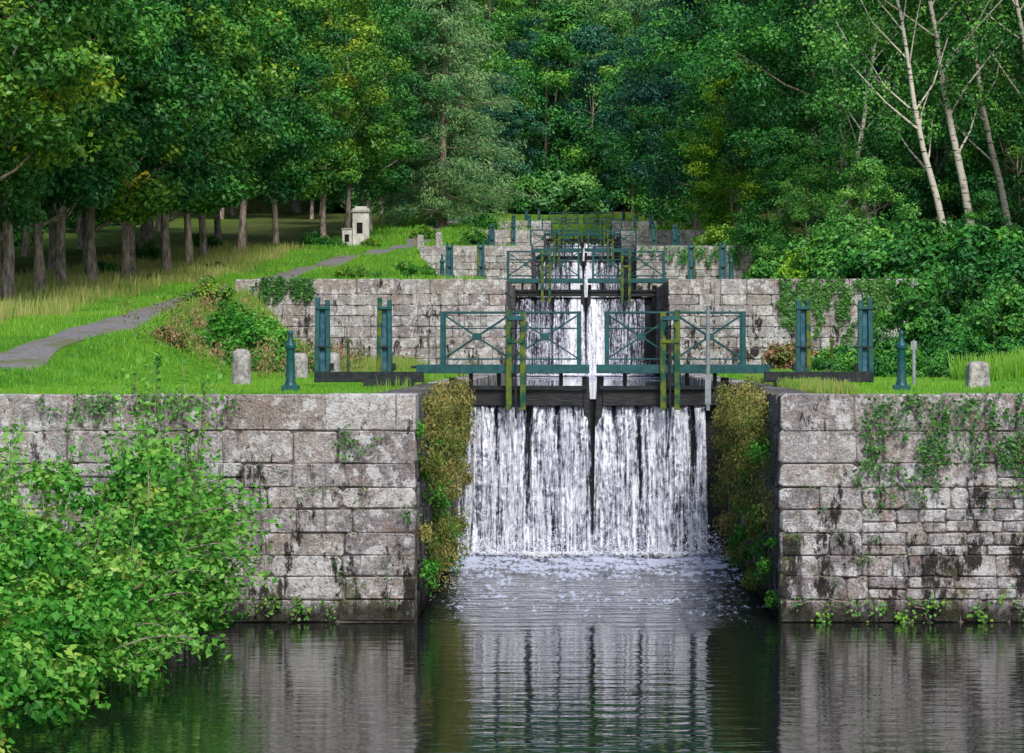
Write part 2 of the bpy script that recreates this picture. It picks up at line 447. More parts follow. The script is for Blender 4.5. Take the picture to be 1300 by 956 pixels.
def fall_mat(name, seed, gain=1.):
    t = NT(name); o = t.pos()
    band = t.attr('tone')
    st = t.noise(t.mapping(o, (15, 6, .7), (seed, 0, 0)), 1.0, 4, .6)
    sc = t.noise(t.mapping(o, (7.5, 3, 4.6), (0, seed, 0)), 1.0, 5, .75, 1.4)
    fine = t.noise(t.mapping(o, (55, 20, 4), (0, 0, seed)), 1.0, 3, .6)
    v = t.math('ADD', t.math('MULTIPLY', st, .56), t.math('MULTIPLY', sc, .50))
    v = t.math('ADD', v, t.math('MULTIPLY', fine, .3))
    v = t.math('ADD', v, t.math('MULTIPLY', t.math('SUBTRACT', band, .5), .34))
    a = t.mr(v, .70, .855, 0, .95)
    nm = t.bump(v, .8, .06)
    wh = t.princ(t.mix(t.mr(v, .70, .85), (.22, .27, .44), (.92 * gain, .94 * gain, 1. * gain)), .35, nm, .6)
    tr = t.n('ShaderNodeBsdfTransparent')
    return t.done(t.mixsh(a, tr.outputs[0], wh))
FM = [fall_mat('falling_water', 3.3), fall_mat('falling_water', 17.7)]
t = NT('foam'); fo = t.noise(t.pos(), 9, 5, .75)
tr = t.n('ShaderNodeBsdfTransparent')
M['foam'] = t.done(t.mixsh(t.mr(t.math('ADD', fo, t.math('MULTIPLY', t.math('SUBTRACT', t.attr('tone'), .5), .5)), .44, .60), tr.outputs[0], t.princ((.84, .87, .94), .6, t.bump(fo, .8))))
t = NT('spray'); M['spray'] = t.done(t.princ((.8, .83, .92), .3, None, .5))

GY = 13.6
def waterfall(k):
    y = YK[k] + GY; zb = PK[k]; zt = PK[k + 1] - .06
    b = QB()
    for side in (-1, 1):
        for layer in (0, 1):
            nu, nv = 130, 36
            u = np.linspace(.0, 1, nu); v = np.linspace(0, 1, nv)
            U, Vv = np.meshgrid(u, v)
            fall = (1 - Vv)
            ctr = .05 * (1 - fall)
            wid = (HW - .03 if side < 0 else HW - .42 + .06 * fall)
            Xx = side * (ctr + (wid - ctr) * (1 - U))
            yy = y + .1
            ph = (1 - U) * 4.2 + (.3 if side > 0 else 0)
            centre = np.abs((ph % 1) - .5) * 2
            wob = np.sin(ph * 9 + Vv * 4) * .12 + np.sin(ph * 23 + Vv * 9) * .06
            gap = np.clip((centre + wob - .60 - .45 * fall) * 2.4, 0, 1)
            bnd = .84 - .45 * gap - .10 * fall * np.abs(np.sin(ph * 5.1))
            if k > 0: bnd = .66 - .20 * gap + .40 * np.exp(-((np.abs(Xx) - .42 + .12 * Vv) / (.24 + .16 * fall)) ** 4)
            Yy = yy - .16 - .10 * layer - .30 * np.sqrt(fall) - .05 * bnd + .02 * np.sin(Xx * 21 + fall * 3 + layer)
            Zz = zb + (zt - zb) * Vv
            Vt = np.stack([Xx.ravel(), Yy.ravel(), Zz.ravel()], 1)
            i0 = (np.arange(nv - 1)[:, None] * nu + np.arange(nu - 1)[None]).ravel()
            b.add(Vt, np.stack([i0, i0 + 1, i0 + nu + 1, i0 + nu], 1), layer, (bnd - .04 * layer).ravel(), smooth=True)
    nu, nv = 160, 26
    U, Vv = np.meshgrid(np.linspace(-HW + .02, HW - .02, nu), np.linspace(0, 1, nv))
    bumpy = R.random(U.shape)
    hh = .012 + .12 * np.clip((Vv - .45) * 2, 0, 1) * np.sin(Vv * np.pi) * (.3 + bumpy) + .02 * bumpy
    edge = .5 + .25 * np.sin(U * 3.1 + 1) + .2 * np.sin(U * 8.3)
    tone = np.clip((Vv - .25 - .3 * edge) * 1.8, -.25, 1.15) * np.where(U > 1.95, .5, 1.)
    Vt = np.stack([U.ravel(), (y - 3.2 + Vv * 3.1).ravel(), (zb + hh).ravel()], 1)
    i0 = (np.arange(nv - 1)[:, None] * nu + np.arange(nu - 1)[None]).ravel()
    b.add(Vt, np.stack([i0, i0 + 1, i0 + nu + 1, i0 + nu], 1), 2, tone.ravel(), smooth=True)
    n = 3000 if k == 0 else 400
    P = np.stack([R.uniform(-HW + .05, HW - .4, n), y - .7 + R.normal(size=n) * .3, zb + np.abs(R.normal(size=n)) * .18], 1)
    b.leaves(P, R.normal(size=(n, 3)), R.uniform(.012, .035, n), np.full(n, .5), 3, .9)
    n = 420
    P = np.stack([R.normal(size=n) * .16 + 2.0, y - .5 + R.normal(size=n) * .1, zb + .05 + np.abs(R.normal(size=n)) * .2], 1)
    b.leaves(P, R.normal(size=(n, 3)), R.uniform(.015, .05, n), np.full(n, .5), 3, .9)
    return b.make('waterfall', [FM[0], FM[1], M['foam'], M['spray']])
for k in range(5): waterfall(k)

# ------------------------------------------------------------------ gates and bridges
def lock_gate(k):
    y = YK[k] + GY; zb = PK[k]; zt = PK[k + 1]
    T = TK[k]
    g = QB()
    for s in (-1, 1):
        g.box((min(s * .02, s * HW), y + .05, zb - .8), (max(s * .02, s * HW), y + .17, zt - .08), 0)
        for xx in np.linspace(.12, HW - .1, 5):
            g.box((s * xx - .05, y - .03, zb - .3), (s * xx + .05, y + .05, zt - .12), 0)
        bh = .27 if k == 0 else .15
        g.beam((s * .16, y - .22, T - .115 - bh / 2), (s * (HW + .02), y - .14, T - .115 - bh / 2), .26, bh, 0)
        g.beam((s * .10, y - .28, T - .075), (s * (HW + .1), y - .20, T - .075), .30, .07, 1)
        g.box((s * HW - .14, y - .2, zb - .5), (s * HW + .0, y + .02, T + .1), 0)
        for xx in (.55, 1.18, 1.62, 2.1):
            g.beam((s * xx, y - .26, T - .04), (s * xx, y - .26, T + .2), .07, .07, 1)
    g.beam((-.09, y - .25, T - .75), (-.13, y - .25, T + .12), .12, .12, 0)
    g.beam((.09, y - .25, T - .75), (.13, y - .25, T + .12), .12, .12, 0)
    g.box((-.07, y - .02, zb), (.07, y + .04, T - .3), 0)
    g.make('lock_gate', [M['timber'], M['iron']], bevel=.012)

    f = QB(); yw = y - .25
    zw = T + .25; zr = T + 1.22
    for s in (-1, 1):
        f.beam((s * .06, yw - .28, zw), (s * 3.03, yw - .28, zw), .07, .15, 0)
        f.beam((s * .06, yw + .28, zw), (s * 3.03, yw + .28, zw), .07, .15, 0)
        for q in np.arange(.1, 3.0, .16):
            f.box((min(s * q, s * (q + .14)), yw - .24, zw + .01), (max(s * q, s * (q + .14)), yw + .24, zw + .055), 2)
        for yy, a in ((yw - .28, 1), (yw + .28, .8)):
            for xx in (.24, 1.42, 2.58):
                f.beam((s * xx, yy, zw - .05), (s * xx, yy, zr + .02), .075 if xx != 1.42 else .05, .06, 0)
            f.beam((s * .2, yy, zr), (s * 2.62, yy, zr), .045, .035, 0)
            f.beam((s * .24, yy, zw + .17), (s * 2.58, yy, zw + .17), .03, .025, 0)
            for xa, xb in ((.24, 1.42), (1.42, 2.58)):
                f.beam((s * xa, yy + .012, zw + .17), (s * xb, yy + .012, zr - .03), .018, .024, 0)
                f.beam((s * xa, yy - .012, zr - .03), (s * xb, yy - .012, zw + .17), .018, .024, 0)
                mx = (xa + xb) / 2; mz = (zw + .17 + zr - .03) / 2
                f.beam((s * (mx - .07), yy, mz), (s * (mx + .07), yy, mz), .045, .12, 0)
            f.beam((s * .24, yy + .01, zr - .27), (s * 2.58, yy + .01, zr - .27), .02, .018, 0)
        for dx in (-.12, .12):
            f.beam((s * (1.32 + dx), yw - .36, T - .45), (s * (1.32 + dx), yw - .36, zr + (.0 if dx < 0 else .04)), .10, .06, 1)
        f.beam((s * 1.32, yw - .37, T - .6), (s * 1.32, yw - .37, zr - .12), .035, .05, 2)
        f.beam((s * 1.18, yw - .38, zr - .1), (s * 1.46, yw - .38, zr - .1), .07, .08, 0)
        f.beam((s * 1.18, yw - .38, zr - .5), (s * 1.46, yw - .38, zr - .5), .07, .06, 1)
        f.tube([(s * 1.32, yw - .46, zr - .3), (s * 1.32, yw - .30, zr - .3)], [.09, .09], 10, 2)
    f.make('lock_footbridge', [M['teal'], M['moss'], M['iron']], bevel=.006)

    for s in (-1, 1):
        w = QB(); yy = YK[k] + 10.0
        w.beam((s * 2.75, yy, .14), (s * 4.5, yy, .14), .22, .17, 2)
        w.beam((s * 2.9, yy - .2, .045), (s * 3.7, yy - .2, .045), .3, .09, 2)
        for xx, mm in ((3.38, 1), (4.38, 0)):
            for d, hh in ((-.095, 1.38), (.095, 1.42)):
                w.beam((s * (xx + d), yy - .02, .05), (s * (xx + d * .8), yy + .02, hh), .075, .10, 0 if (d < 0) == (xx < 4) else mm)
            w.beam((s * xx, yy + .03, .22), (s * xx, yy + .03, 1.28), .09, .03, 3)
            w.beam((s * (xx - .12), yy, 1.25), (s * (xx + .12), yy, 1.25), .12, .05, 0)
            w.beam((s * (xx - .12), yy, .62), (s * (xx + .12), yy, .62), .11, .04, 2)
            w.beam((s * (xx - .15), yy - .12, .3), (s * (xx - .15), yy + .12, .3), .05, .12, 2)
        w.make('winch_frame', [M['teal'], M['moss'], M['iron'], M['faded']] , loc=(0, 0, T), bevel=.008)
        b = QB(); bx, by = s * 4.36, YK[k] + 4.2
        b.box((-.12, -.12, -.05), (.12, .12, .1), 0)
        prof = [(.1, .09), (.16, .07), (.60, .056), (.62, .08), (.68, .08), (.72, .045), (.81, .03), (.85, .045), (.88, .015)]
        b.tube([(0, 0, z) for z, r in prof], [r for z, r in prof], 14, 0)
        b.make('iron_bollard', [M['teal']], loc=(bx, by, T - .03), bevel=.01)
        b = QB()
        pr = [(-.05, .05), (0, .035), (.76, .03), (.78, .055), (.83, .055), (.86, .02)]
        b.tube([(0, 0, z) for z, r in pr], [r for z, r in pr], 10, 0)
        b.box((-.09, -.09, -.04), (.09, .09, .03), 0)
        b.make('iron_post', [M['moss']], loc=(s * 5.15, YK[k] + 26, T - .02))
for k in range(5): lock_gate(k)

b = QB(); b.tube([(0, 0, 0), (0, 0, 1.75), (0, 0, 1.78)], [.035, .035, .045], 10); b.box((-.05, -.03, .1), (.05, -.036 + .0, .6)); b.beam((-.06, 0, 1.5), (.06, 0, 1.5), .03, .03)
b.make('gauge_staff', [M['greypost']], loc=(1.95, 52.6, 2.5))
b = QB(); b.tube([(0, 0, -.1), (0, 0, .72), (0, 0, .76)], [.03, .03, .02], 10); b.beam((0, -.01, .6), (0, .0, .74), .10, .02)
b.make('sign_post', [M['greypost']], loc=(5.36, 51.8, 2.93))

def granite(x, y, h, r, square=False):
    b = QB(); sd = 4 if square else 16
    pr = [(-.2, r * 1.03), (0, r * 1.0), (h * .5, r * .95), (h * .86, r * .91), (h * .95, r * .78), (h, r * .5), (h + .005, .001)]
    V, F = tube([(0, 0, z) for z, q in pr], [q for z, q in pr], sd)
    V = V + R.normal(size=V.shape) * .002
    b.add(V, F, 0, smooth=not square)
    o = b.make('granite_bollard', [M['granite_p']], loc=(x, y, hz(x, y)), bevel=.02 if square else 0)
    if square: o.rotation_euler[2] = math.radians(50)
granite(-5.85, 51.5, .62, .165)
granite(-6.2, 66, .55, .20)
granite(-5.2, 62, .56, .19)
granite(6.0, 48.5, .42, .24, True)
granite(-7.9, 150, .8, .25, True)
granite(-7.1, 152, .9, .25, True)

h = QB()
h.box((-.5, -.5, -.3), (.5, .5, 1.9), 0)
for z0, w in ((1.9, .58), (2.0, .50), (2.12, .36)):
    h.box((-w, -w, z0), (w, w, z0 + .12), 1 if z0 < 2 else 0)
h.box((-.24, -.53, .75), (.12, -.503, 1.35), 2)
h.box((-.55, -.55, -.3), (.55, .55, .12), 1)
h.box((-1.15, -.35, -.3), (-.53, .3, .95), 0); h.box((-1.19, -.39, .95), (-.51, .34, 1.05), 1)
h.box((-1.0, -.38, .3), (-.72, -.353, .7), 2)
o = h.make('white_stone_kiosk', [M['white'], M['slate'], M['glass']], loc=(-11.6, 162, hz(-11.6, 162)), bevel=.02)
o.scale = (.85, .85, .95)

# ------------------------------------------------------------------ trees
def crown_centers(n, z0, z1, Rm, peak=.45, lump=.25, fill=.42):
    th = R.uniform(0, 2 * math.pi, n); tz = R.random(n)
    prof = np.where(tz < peak, (.45 + .55 * np.sin(tz / peak * math.pi / 2)), np.cos((tz - peak) / (1 - peak) * math.pi / 2) ** .65)
    ph = R.uniform(0, 6.28, 4)
    mod = 1 + lump * np.sin(3 * th + ph[0] + tz * 5) * np.sin(tz * 9 + ph[1]) + lump * .5 * np.sin(5 * th + ph[2])
    r = Rm * prof * mod * R.random(n) ** fill
    return np.stack([r * np.cos(th), r * np.sin(th), z0 + (z1 - z0) * tz], 1)

def tree_mesh(name, H=16, z0=2.8, Rm=4.3, n=150, per=240, ls=.19, cr=(.7, 1.25), r0=.2, barkm='bark', squash=.6, limbs=16, lean=0, peak=.4, aspect=.6, keep=None):
    b = QB()
    m = 9; zz = np.linspace(-.3, H * .86, m)
    wx = np.cumsum(R.normal(size=m) * .08) ; wy = np.cumsum(R.normal(size=m) * .08)
    tp = np.stack([wx + lean * zz / H, wy, zz], 1)
    tr = r0 * (1 - .85 * (zz + .3) / (H * .9)); tr[0] *= 1.35
    b.tube(tp, tr, 9, 0)
    cen = crown_centers(n, z0, H, Rm, peak)
    cen[:, 0] += np.interp(cen[:, 2], zz, tp[:, 0])
    if keep is not None:
        cen = cen[keep(cen, np.interp(cen[:, 2], zz, tp[:, 0]))]; n = len(cen)
    for c in cen[R.choice(n, min(limbs, n), False)]:
        zs = max(z0 * .7, c[2] * .72 - .3); s = np.array([np.interp(zs, zz, tp[:, 0]), np.interp(zs, zz, tp[:, 1]), zs])
        mid = (s + c) / 2 + np.array([0, 0, -.25]) + R.normal(size=3) * .15
        q = float(np.interp(zs, zz, tr)) * .5
        b.tube([s, mid, c], [q, q * .6, .02], 5, 0)
    rad = R.uniform(*cr, n)
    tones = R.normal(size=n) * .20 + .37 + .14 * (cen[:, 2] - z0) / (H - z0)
    P, N, S, T = clumps(cen, rad, per, ls, tones, squash, .4)
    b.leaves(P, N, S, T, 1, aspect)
    return b.make(name, [M[barkm], L['maple']], link=False)

broad = [tree_mesh('broadleaf', 16.5, 3.0, 4.0, 125, 270, .205, r0=.17),
         tree_mesh('broadleaf', 17.5, 2.7, 4.4, 135, 270, .205, r0=.18),
         tree_mesh('broadleaf', 15.5, 3.1, 3.9, 115, 270, .20, r0=.16),
         tree_mesh('broadleaf', 18, 2.4, 5.6, 165, 260, .23, (.9, 1.7), .3)]
kp = lambda c, tx: (c[:, 1] > .3) | (c[:, 2] > 11) | (np.abs(c[:, 0] - tx) > 1.9)
birchm = [tree_mesh('birch', 16, 5.0, 3.3, 150, 120, .15, (.5, .9), .17, 'birch', .9, 12, -2.6, .5, .7, kp),
          tree_mesh('birch', 15, 5.0, 3.0, 140, 120, .15, (.5, .9), .15, 'birch', .9, 12, -3.4, .5, .7, kp)]
low = tree_mesh('young_tree', 6.5, .5, 2.2, 90, 200, .13, (.4, .75), .07)

def pine_mesh():
    b = QB(); H = 17
    b.tube([(0, 0, -.3), (.1, 0, 6), (0, .1, 12), (0, 0, H)], [.28, .22, .12, .03], 9, 0)
    C = []
    for z in np.arange(1.2, H - .3, .8):
        rr = 4.6 * (1 - (z / H) ** 2.2) + .7
        for a in R.uniform(0, 6.28, 6):
            r1 = rr * R.uniform(.4, 1.15); dz = R.uniform(-1.2, .5)
            tip = np.array([math.cos(a) * r1, math.sin(a) * r1, z + dz])
            b.tube([(0, 0, z), tip * .5 + np.array([0, 0, z * .5 + .2]), tip], [.05, .03, .01], 4, 0)
            for f in np.linspace(.3, 1, 6):
                C.append([tip[0] * f + R.normal() * .2, tip[1] * f + R.normal() * .2, z + .25 * math.sin(f * 3) + dz * f - .12])
    C = np.array(C)
    P, N, S, T = clumps(C, .66, 60, .28, R.normal(size=len(C)) * .16 + .5, .7, .3)
    tang = norm(P * np.array([1, 1, 0])) + R.normal(size=P.shape) * .5 + np.array([0, 0, -.7])
    b.leaves(P, N, S, T, 1, .28, tang)
    return b.make('pine', [M['bark'], L['pine']], link=False)
pine = pine_mesh()

def bush_mesh(name, n=40, per=260, ls=.11, h=1.0, r=1.0):
    b = QB()
    cen = norm(R.normal(size=(n, 3))) * (R.random((n, 1)) ** .4) * np.array([r, r, h * .75]); cen[:, 2] = np.abs(cen[:, 2]) + .12
    for c in cen[:14]: b.tube([(c[0] * .1, c[1] * .1, -.15), c * .6, c], [.03, .02, .008], 4, 0)
    P, N, S, T = clumps(cen, R.uniform(.18, .36, n), per, ls, R.normal(size=n) * .18 + .40, .8, .4)
    b.leaves(P, N, S, T, 1, .6)
    return b.make(name, [M['bark'], L['green']], link=False)
bushes = [bush_mesh('bush', 40, 190, .11), bush_mesh('bush', 45, 180, .115), bush_mesh('bush', 36, 200, .095, 1.2, .9)]

def place(me, name, x, y, s=1., leaf=None, rot=None, sz=None, parent=None, dz=0.):
    o = bpy.data.objects.new(name, me); scene.collection.objects.link(o)
    o.location = (x, y, hz(x, y) + dz - .05)
    o.rotation_euler = (0, 0, R.uniform(0, 6.28) if rot is None else rot)
    o.scale = (s, s, s * (sz or 1))
    if leaf:
        o.material_slots[1].link = 'OBJECT'; o.material_slots[1].material = L[leaf]
    if parent: o.parent = parent
    return o

row1 = [78, 83.5, 88, 92.5, 97.5, 103, 109.5, 116, 124, 131, 139, 148, 157]
for i, y in enumerate(row1):
    place(broad[i % 3], 'maple_tree', -15.6 + R.uniform(-.45, .45), y + R.uniform(-.7, .7), R.uniform(.88, 1.02), ['maple2', 'maple', 'green', 'maple'][i % 4])
for i, y in enumerate(np.arange(86, 175, 9.0)):
    place(broad[(i + 1) % 3], 'maple_tree', -19.8 + R.uniform(-.6, .6), y + R.uniform(-1.5, 1.5), R.uniform(.92, 1.05), ['green', 'maple', 'blue'][i % 3])
for i, y in enumerate(np.arange(104, 190, 10.5)):
    place(broad[(i + 2) % 3], 'maple_tree', -25 + R.uniform(-1, 1), y + R.uniform(-1.5, 1.5), R.uniform(.92, 1.05), ['green', 'blue', 'maple'][i % 3])
for x, y, s, lf in [(-14.2, 168, .95, 'maple2'), (-13.6, 178, .95, 'maple'), (-13.0, 190, 1.0, 'green'), (-12.5, 203, 1., 'maple'), (-16, 215, 1.1, 'green'), (-11, 226, .9, 'blue')]:
    place(broad[int(y) % 3], 'maple_tree', x, y, s, lf)
place(pine, 'pine_tree', -8.8, 196, 1.0, 'pine')
place(pine, 'pine_tree', -10.6, 210, 1.15, 'pine')

for x, y, s, lf, m in [(9.2, 182, .95, 'green', 3), (12.5, 165, 1.0, 'green', 3), (8.0, 212, 1., 'blue', 3), (12.6, 148, .95, 'green', 3), (15.5, 134, .9, 'blue', 1),
                       (18, 122, .95, 'green', 3), (18.5, 101, .85, 'green', 1), (21.5, 104, 1., 'maple', 2), (16.6, 89, .75, 'maple', 0), (22, 140, 1.1, 'green', 3),
                       (17, 152, 1.0, 'green', 1), (6.5, 236, 1., 'green', 3), (14, 190, 1.1, 'green', 3), (13, 205, 1.1, 'blue', 1)]:
    place(broad[m], 'oak_tree', x, y, s, lf)
place(broad[2], 'sunlit_branch_tree', 8.2, 168, .70, 'lime')  # stands for a sunlit oak branch, sunlight painted by its leaf colour
for x, y, s, m, r in [(13.6, 107, 1., 0, .1), (12.6, 106, .95, 1, -.1), (15.4, 111, .95, 1, .2), (9.6, 122, .95, 1, 2.9), (16.8, 109, .95, 0, .2), (11.2, 128, 1., 0, 3.4)]:
    place(birchm[m], 'birch_tree', x, y, s, 'birch', r)
for x, y, s, lf in [(9.0, 99, .62, 'birch'), (11.8, 92, .42, 'green'), (13.4, 86, .42, 'green'), (10.2, 109, .8, 'green'), (17, 124, 1.1, 'green'), (14.6, 128, 1.1, 'green'), (19.5, 130, 1.2, 'green'),
                    (15.8, 96, .4, 'green'), (8.0, 112, .7, 'birch'), (16.5, 118, 1.0, 'green'), (12.4, 135, 1.1, 'green'), (9, 138, 1., 'green'), (21, 120, 1.2, 'green')]:
    place(low, 'young_tree', x, y, s, lf)
for i in range(58):
    y = R.uniform(68, 150); x = R.uniform(8.4, 15.5) + max(0, (95 - y)) * .02
    if y > 100: x -= .8
    place(bushes[i % 3], 'bush', x, y, R.uniform(1.0, 1.8) * (1.0 if y > 95 else .8), ['green', 'green', 'maple', 'birch', 'ivy'][i % 5])
for x, y, s, lf in [(8.0, 95, 1.8, 'birch'), (7.4, 99, 1.4, 'lime'), (8.8, 91.5, 1.5, 'green'), (5.6, 82, .95, 'weeds'), (10, 98, 2.0, 'maple'), (6.9, 106, 1.3, 'birch'),
                    (6.6, 150, 1.5, 'maple2'), (5.8, 205, 1.4, 'maple2'), (7.2, 130, 1.4, 'birch'), (11.5, 90, 1.9, 'green'), (13, 86, 1.7, 'green'),
                    (7.6, 80, 1.1, 'green'), (8.6, 76, 1.3, 'maple'), (9.4, 71, 1.1, 'birch'), (8.2, 68, .9, 'green'), (7.1, 73, .9, 'maple'), (6.3, 78, .8, 'green'), (9.8, 65, 1.0, 'maple'), (10.5, 77, 1.5, 'green'), (9.3, 83, 1.6, 'maple'),
                    (6.6, 67, .6, 'green'), (7.4, 65, .6, 'birch'), (5.9, 72, .6, 'maple'), (8.6, 64, .7, 'green')]:
    place(bushes[int(y) % 3], 'bush', x, y, s, lf)
for x, y, s, lf in [(-7.9, 71, 1.3, 'shrub'), (-7.2, 72.5, 1.0, 'shrub'), (-8.4, 74, 1.2, 'shrub'), (-9.8, 80, .8, 'maple2'), (-6.9, 78, .6, 'weeds'), (-9.2, 67, .45, 'weeds'), (-7.3, 88.2, .55, 'ivy'),
                    (-7.2, 92, .5, 'maple2'), (-6.7, 101, .5, 'maple'), (-8.1, 110, .7, 'maple2'), (-7.3, 126, .7, 'shrub'), (-6.8, 133, .6, 'maple'), (-9.0, 175, .9, 'maple2'),
                    (-10.9, 159, .55, 'maple2'), (-12.6, 158, .6, 'green'),
                    (-6.6, 170, .8, 'maple2'), (-6.8, 186, 1.2, 'maple'), (-5.4, 228, 1.5, 'maple2'), (-6.5, 205, 1.4, 'green'), (-13.9, 160, 1., 'green'), (-14, 100, .5, 'maple2'), (-14, 118, .6, 'maple'),
                    (-17.5, 112, .8, 'green'), (-18, 128, .9, 'maple'), (-17.6, 142, 1., 'green'), (-21.5, 108, .9, 'maple')]:
    place(bushes[int(y) % 3], 'bush', x, y, s, lf)

ff = bpy.data.objects.new('distant_forest', None); scene.collection.objects.link(ff)
pts = []
for y in np.arange(256, 372, 14):
    w = 50 + (y - 256) * .12
    for x in np.arange(-w, w + 1, 9.0):
        pts.append((x + R.uniform(-3, 3), y + R.uniform(-5, 5)))
for y in np.arange(120, 250, 15):
    pts.append((-43 + R.uniform(-3, 3), y + R.uniform(-4, 4))); pts.append((29 + R.uniform(-3, 3), y + R.uniform(-4, 4)))
for y in (240, 249): 
    for x in (-28, -21, 17, 25): pts.append((x, y))
for i, (x, y) in enumerate(pts):
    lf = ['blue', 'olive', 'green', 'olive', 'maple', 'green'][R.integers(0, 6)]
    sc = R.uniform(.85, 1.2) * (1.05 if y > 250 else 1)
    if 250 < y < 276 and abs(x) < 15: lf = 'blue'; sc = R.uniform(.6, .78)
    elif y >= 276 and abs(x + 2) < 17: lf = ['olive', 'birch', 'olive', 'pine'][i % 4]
    place(broad[i % 4], 'tree', x, y, sc, lf, parent=ff)
for i, (x, y) in enumerate([(-12, 262), (-7, 259), (-3, 264), (1, 268), (4.5, 261), (9, 263), (14, 260), (-1, 276), (6, 274), (-9, 272), (-17, 266), (-5, 283), (3, 284)]):
    place(low, 'tree', x, y, R.uniform(1.7, 2.3), ['blue', 'blue', 'green', 'blue', 'maple'][i % 5], parent=ff)
for i in range(46):
    x = R.uniform(-32, 28); y = R.uniform(254, 272)
    place(bushes[i % 3], 'undergrowth', x, y, R.uniform(2.2, 4.0), ['blue', 'green', 'maple', 'olive'][i % 4], parent=ff)
for i, y in enumerate(np.arange(108, 245, 5.5)):
    place(bushes[i % 3] if i % 2 else low, 'undergrowth', R.uniform(-36, -30), y, R.uniform(2.2, 3.2) if i % 2 else R.uniform(.9, 1.2), ['green', 'blue', 'maple'][i % 3], parent=ff)

# ------------------------------------------------------------------ foreground shrub
b = QB()
n = 600
y = R.uniform(25, 39.2, n)
shore = np.interp(y, [25, 32, 36, 39.2], [-5.2, -4.85, -4.7, -4.6])
x = shore - 4.6 * R.random(n) ** 1.3
top = np.interp(x, [-9.5, -7, -6, -5.2, -4.6], [2.2, 2.15, 2.4, 2.4, 1.5]) * np.interp(y, [25, 30, 34, 37, 39.2], [.35, .5, .78, .95, 1.05])
z = .05 + top * R.random(n) ** .75 * R.uniform(.75, 1.06, n)
cen = np.stack([x, y, z], 1)
P, N, S, T = clumps(cen, R.uniform(.16, .42, n), 105, .092, R.normal(size=n) * .19 + .42, .7, .7)
b.leaves(P, N, S, T, 1, .72)
for i in range(90):
    x0 = R.uniform(-8, -5.0); y0 = R.uniform(33, 39.2)
    hgt = R.uniform(1.6, 2.7) * (.7 if y0 < 35 else 1)
    if i < 12: x0 = -5.35 + R.normal() * .28; y0 = 38.6; hgt = R.uniform(2.9, 3.5)
    lx, ly = R.normal() * .25 + .1, R.normal() * .2
    tt = np.linspace(0, 1, 9)
    sp = np.stack([x0 + lx * tt ** 1.5, y0 + ly * tt, hgt * tt], 1)
    b.tube(sp, .016 * (1 - tt * .8), 5, 0)
    m = 80
    q = R.uniform(.35, 1.02, m)
    Pp = np.stack([np.interp(q, tt, sp[:, 0]), np.interp(q, tt, sp[:, 1]), np.interp(q, tt, sp[:, 2])], 1) + R.normal(size=(m, 3)) * .075
    b.leaves(Pp, R.normal(size=(m, 3)) * .6 + [0, -.2, .8], R.uniform(.05, .12, m), R.normal(size=m) * .12 + .58, 1, .68)
for i in range(34):
    y0 = R.uniform(30, 39.2); z0 = R.uniform(.3, 1.6) * np.interp(y0, [30, 36], [.4, 1]); L1 = R.uniform(.5, 1.2)
    tt = np.linspace(0, 1, 7)
    sp = np.stack([-5.1 + L1 * tt, y0 - .2 * tt, z0 + .3 * np.sin(tt * 2.2)], 1)
    b.tube(sp, .014 * (1 - tt * .8), 5, 0); m = 80; q = R.uniform(.1, 1.02, m)
    Pp = np.stack([np.interp(q, tt, sp[:, 0]), np.interp(q, tt, sp[:, 1]), np.interp(q, tt, sp[:, 2])], 1) + R.normal(size=(m, 3)) * .08
    b.leaves(Pp, R.normal(size=(m, 3)) * .6 + [0, -.2, .8], R.uniform(.05, .12, m), R.normal(size=m) * .12 + .54, 1, .68)
b.make('alder_shrub', [M['bark'], L['shrub']])

# ------------------------------------------------------------------ wall plants in the chamber
for s in (-1, 1):
    b = QB()
    n = 135
    yy = R.uniform(40.5, 53, n); zz = 2.95 * R.random(n) ** .7
    if s > 0: zz = np.clip(zz, .25, 2.95)
    keep = (zz > .25 + 1.0 * (R.random(n) < .3))
    cen = np.stack([s * (HW - R.uniform(.0, .28, n)), yy, zz], 1)[keep]
    P, N, S, T = clumps(cen, R.uniform(.10, .28, len(cen)), 150, .06, R.normal(size=len(cen)) * .24 + .52, 1.1, .1)
    tang = np.tile([0, 0, -1.], (len(P), 1)) + R.normal(size=P.shape) * .5
    b.leaves(P, N, S, T, 0, .35, tang)
    cen = np.stack([s * (HW - R.uniform(0, .2, 34)), R.uniform(40.3, 49, 34), R.uniform(.15, 2.6, 34)], 1)
    P, N, S, T = clumps(cen, R.uniform(.08, .22, 34), 110, .055, R.normal(size=34) * .15 + .38, 1., .3)
    b.leaves(P, N, S, T, 1, .6)
    b.make('wall_plants', [L['fern'], L['shrub']])

def ivy(name, strands, leaf='ivy', ls=.065, yo=39.93, dens=55):
    b = QB()
    for x0, z0, ln in strands:
        m = max(5, int(ln / .12)); p = [np.array([x0, yo, z0])]
        dx = R.normal() * .03
        for i in range(m):
            dx = dx * .8 + R.normal() * .035
            p.append(p[-1] + np.array([dx, 0, -ln / m]))
        p = np.array(p); tt = np.linspace(0, 1, len(p))
        b.tube(p, np.full(len(p), .006), 4, 0)
        k = int(dens * ln) + 8; q = R.random(k) ** .8
        Pp = np.stack([np.interp(q, tt, p[:, 0]), np.interp(q, tt, p[:, 1]), np.interp(q, tt, p[:, 2])], 1) + R.normal(size=(k, 3)) * np.array([.06, .012, .05])
        Pp[:, 1] = np.minimum(Pp[:, 1], yo + .02) - .02
        b.leaves(Pp, R.normal(size=(k, 3)) * .45 + [0, -1, .35], R.uniform(.5, 1.3, k) * ls, R.normal(size=k) * .18 + .5, 1, .8)
    return b.make(name, [M['bark'], L[leaf]])
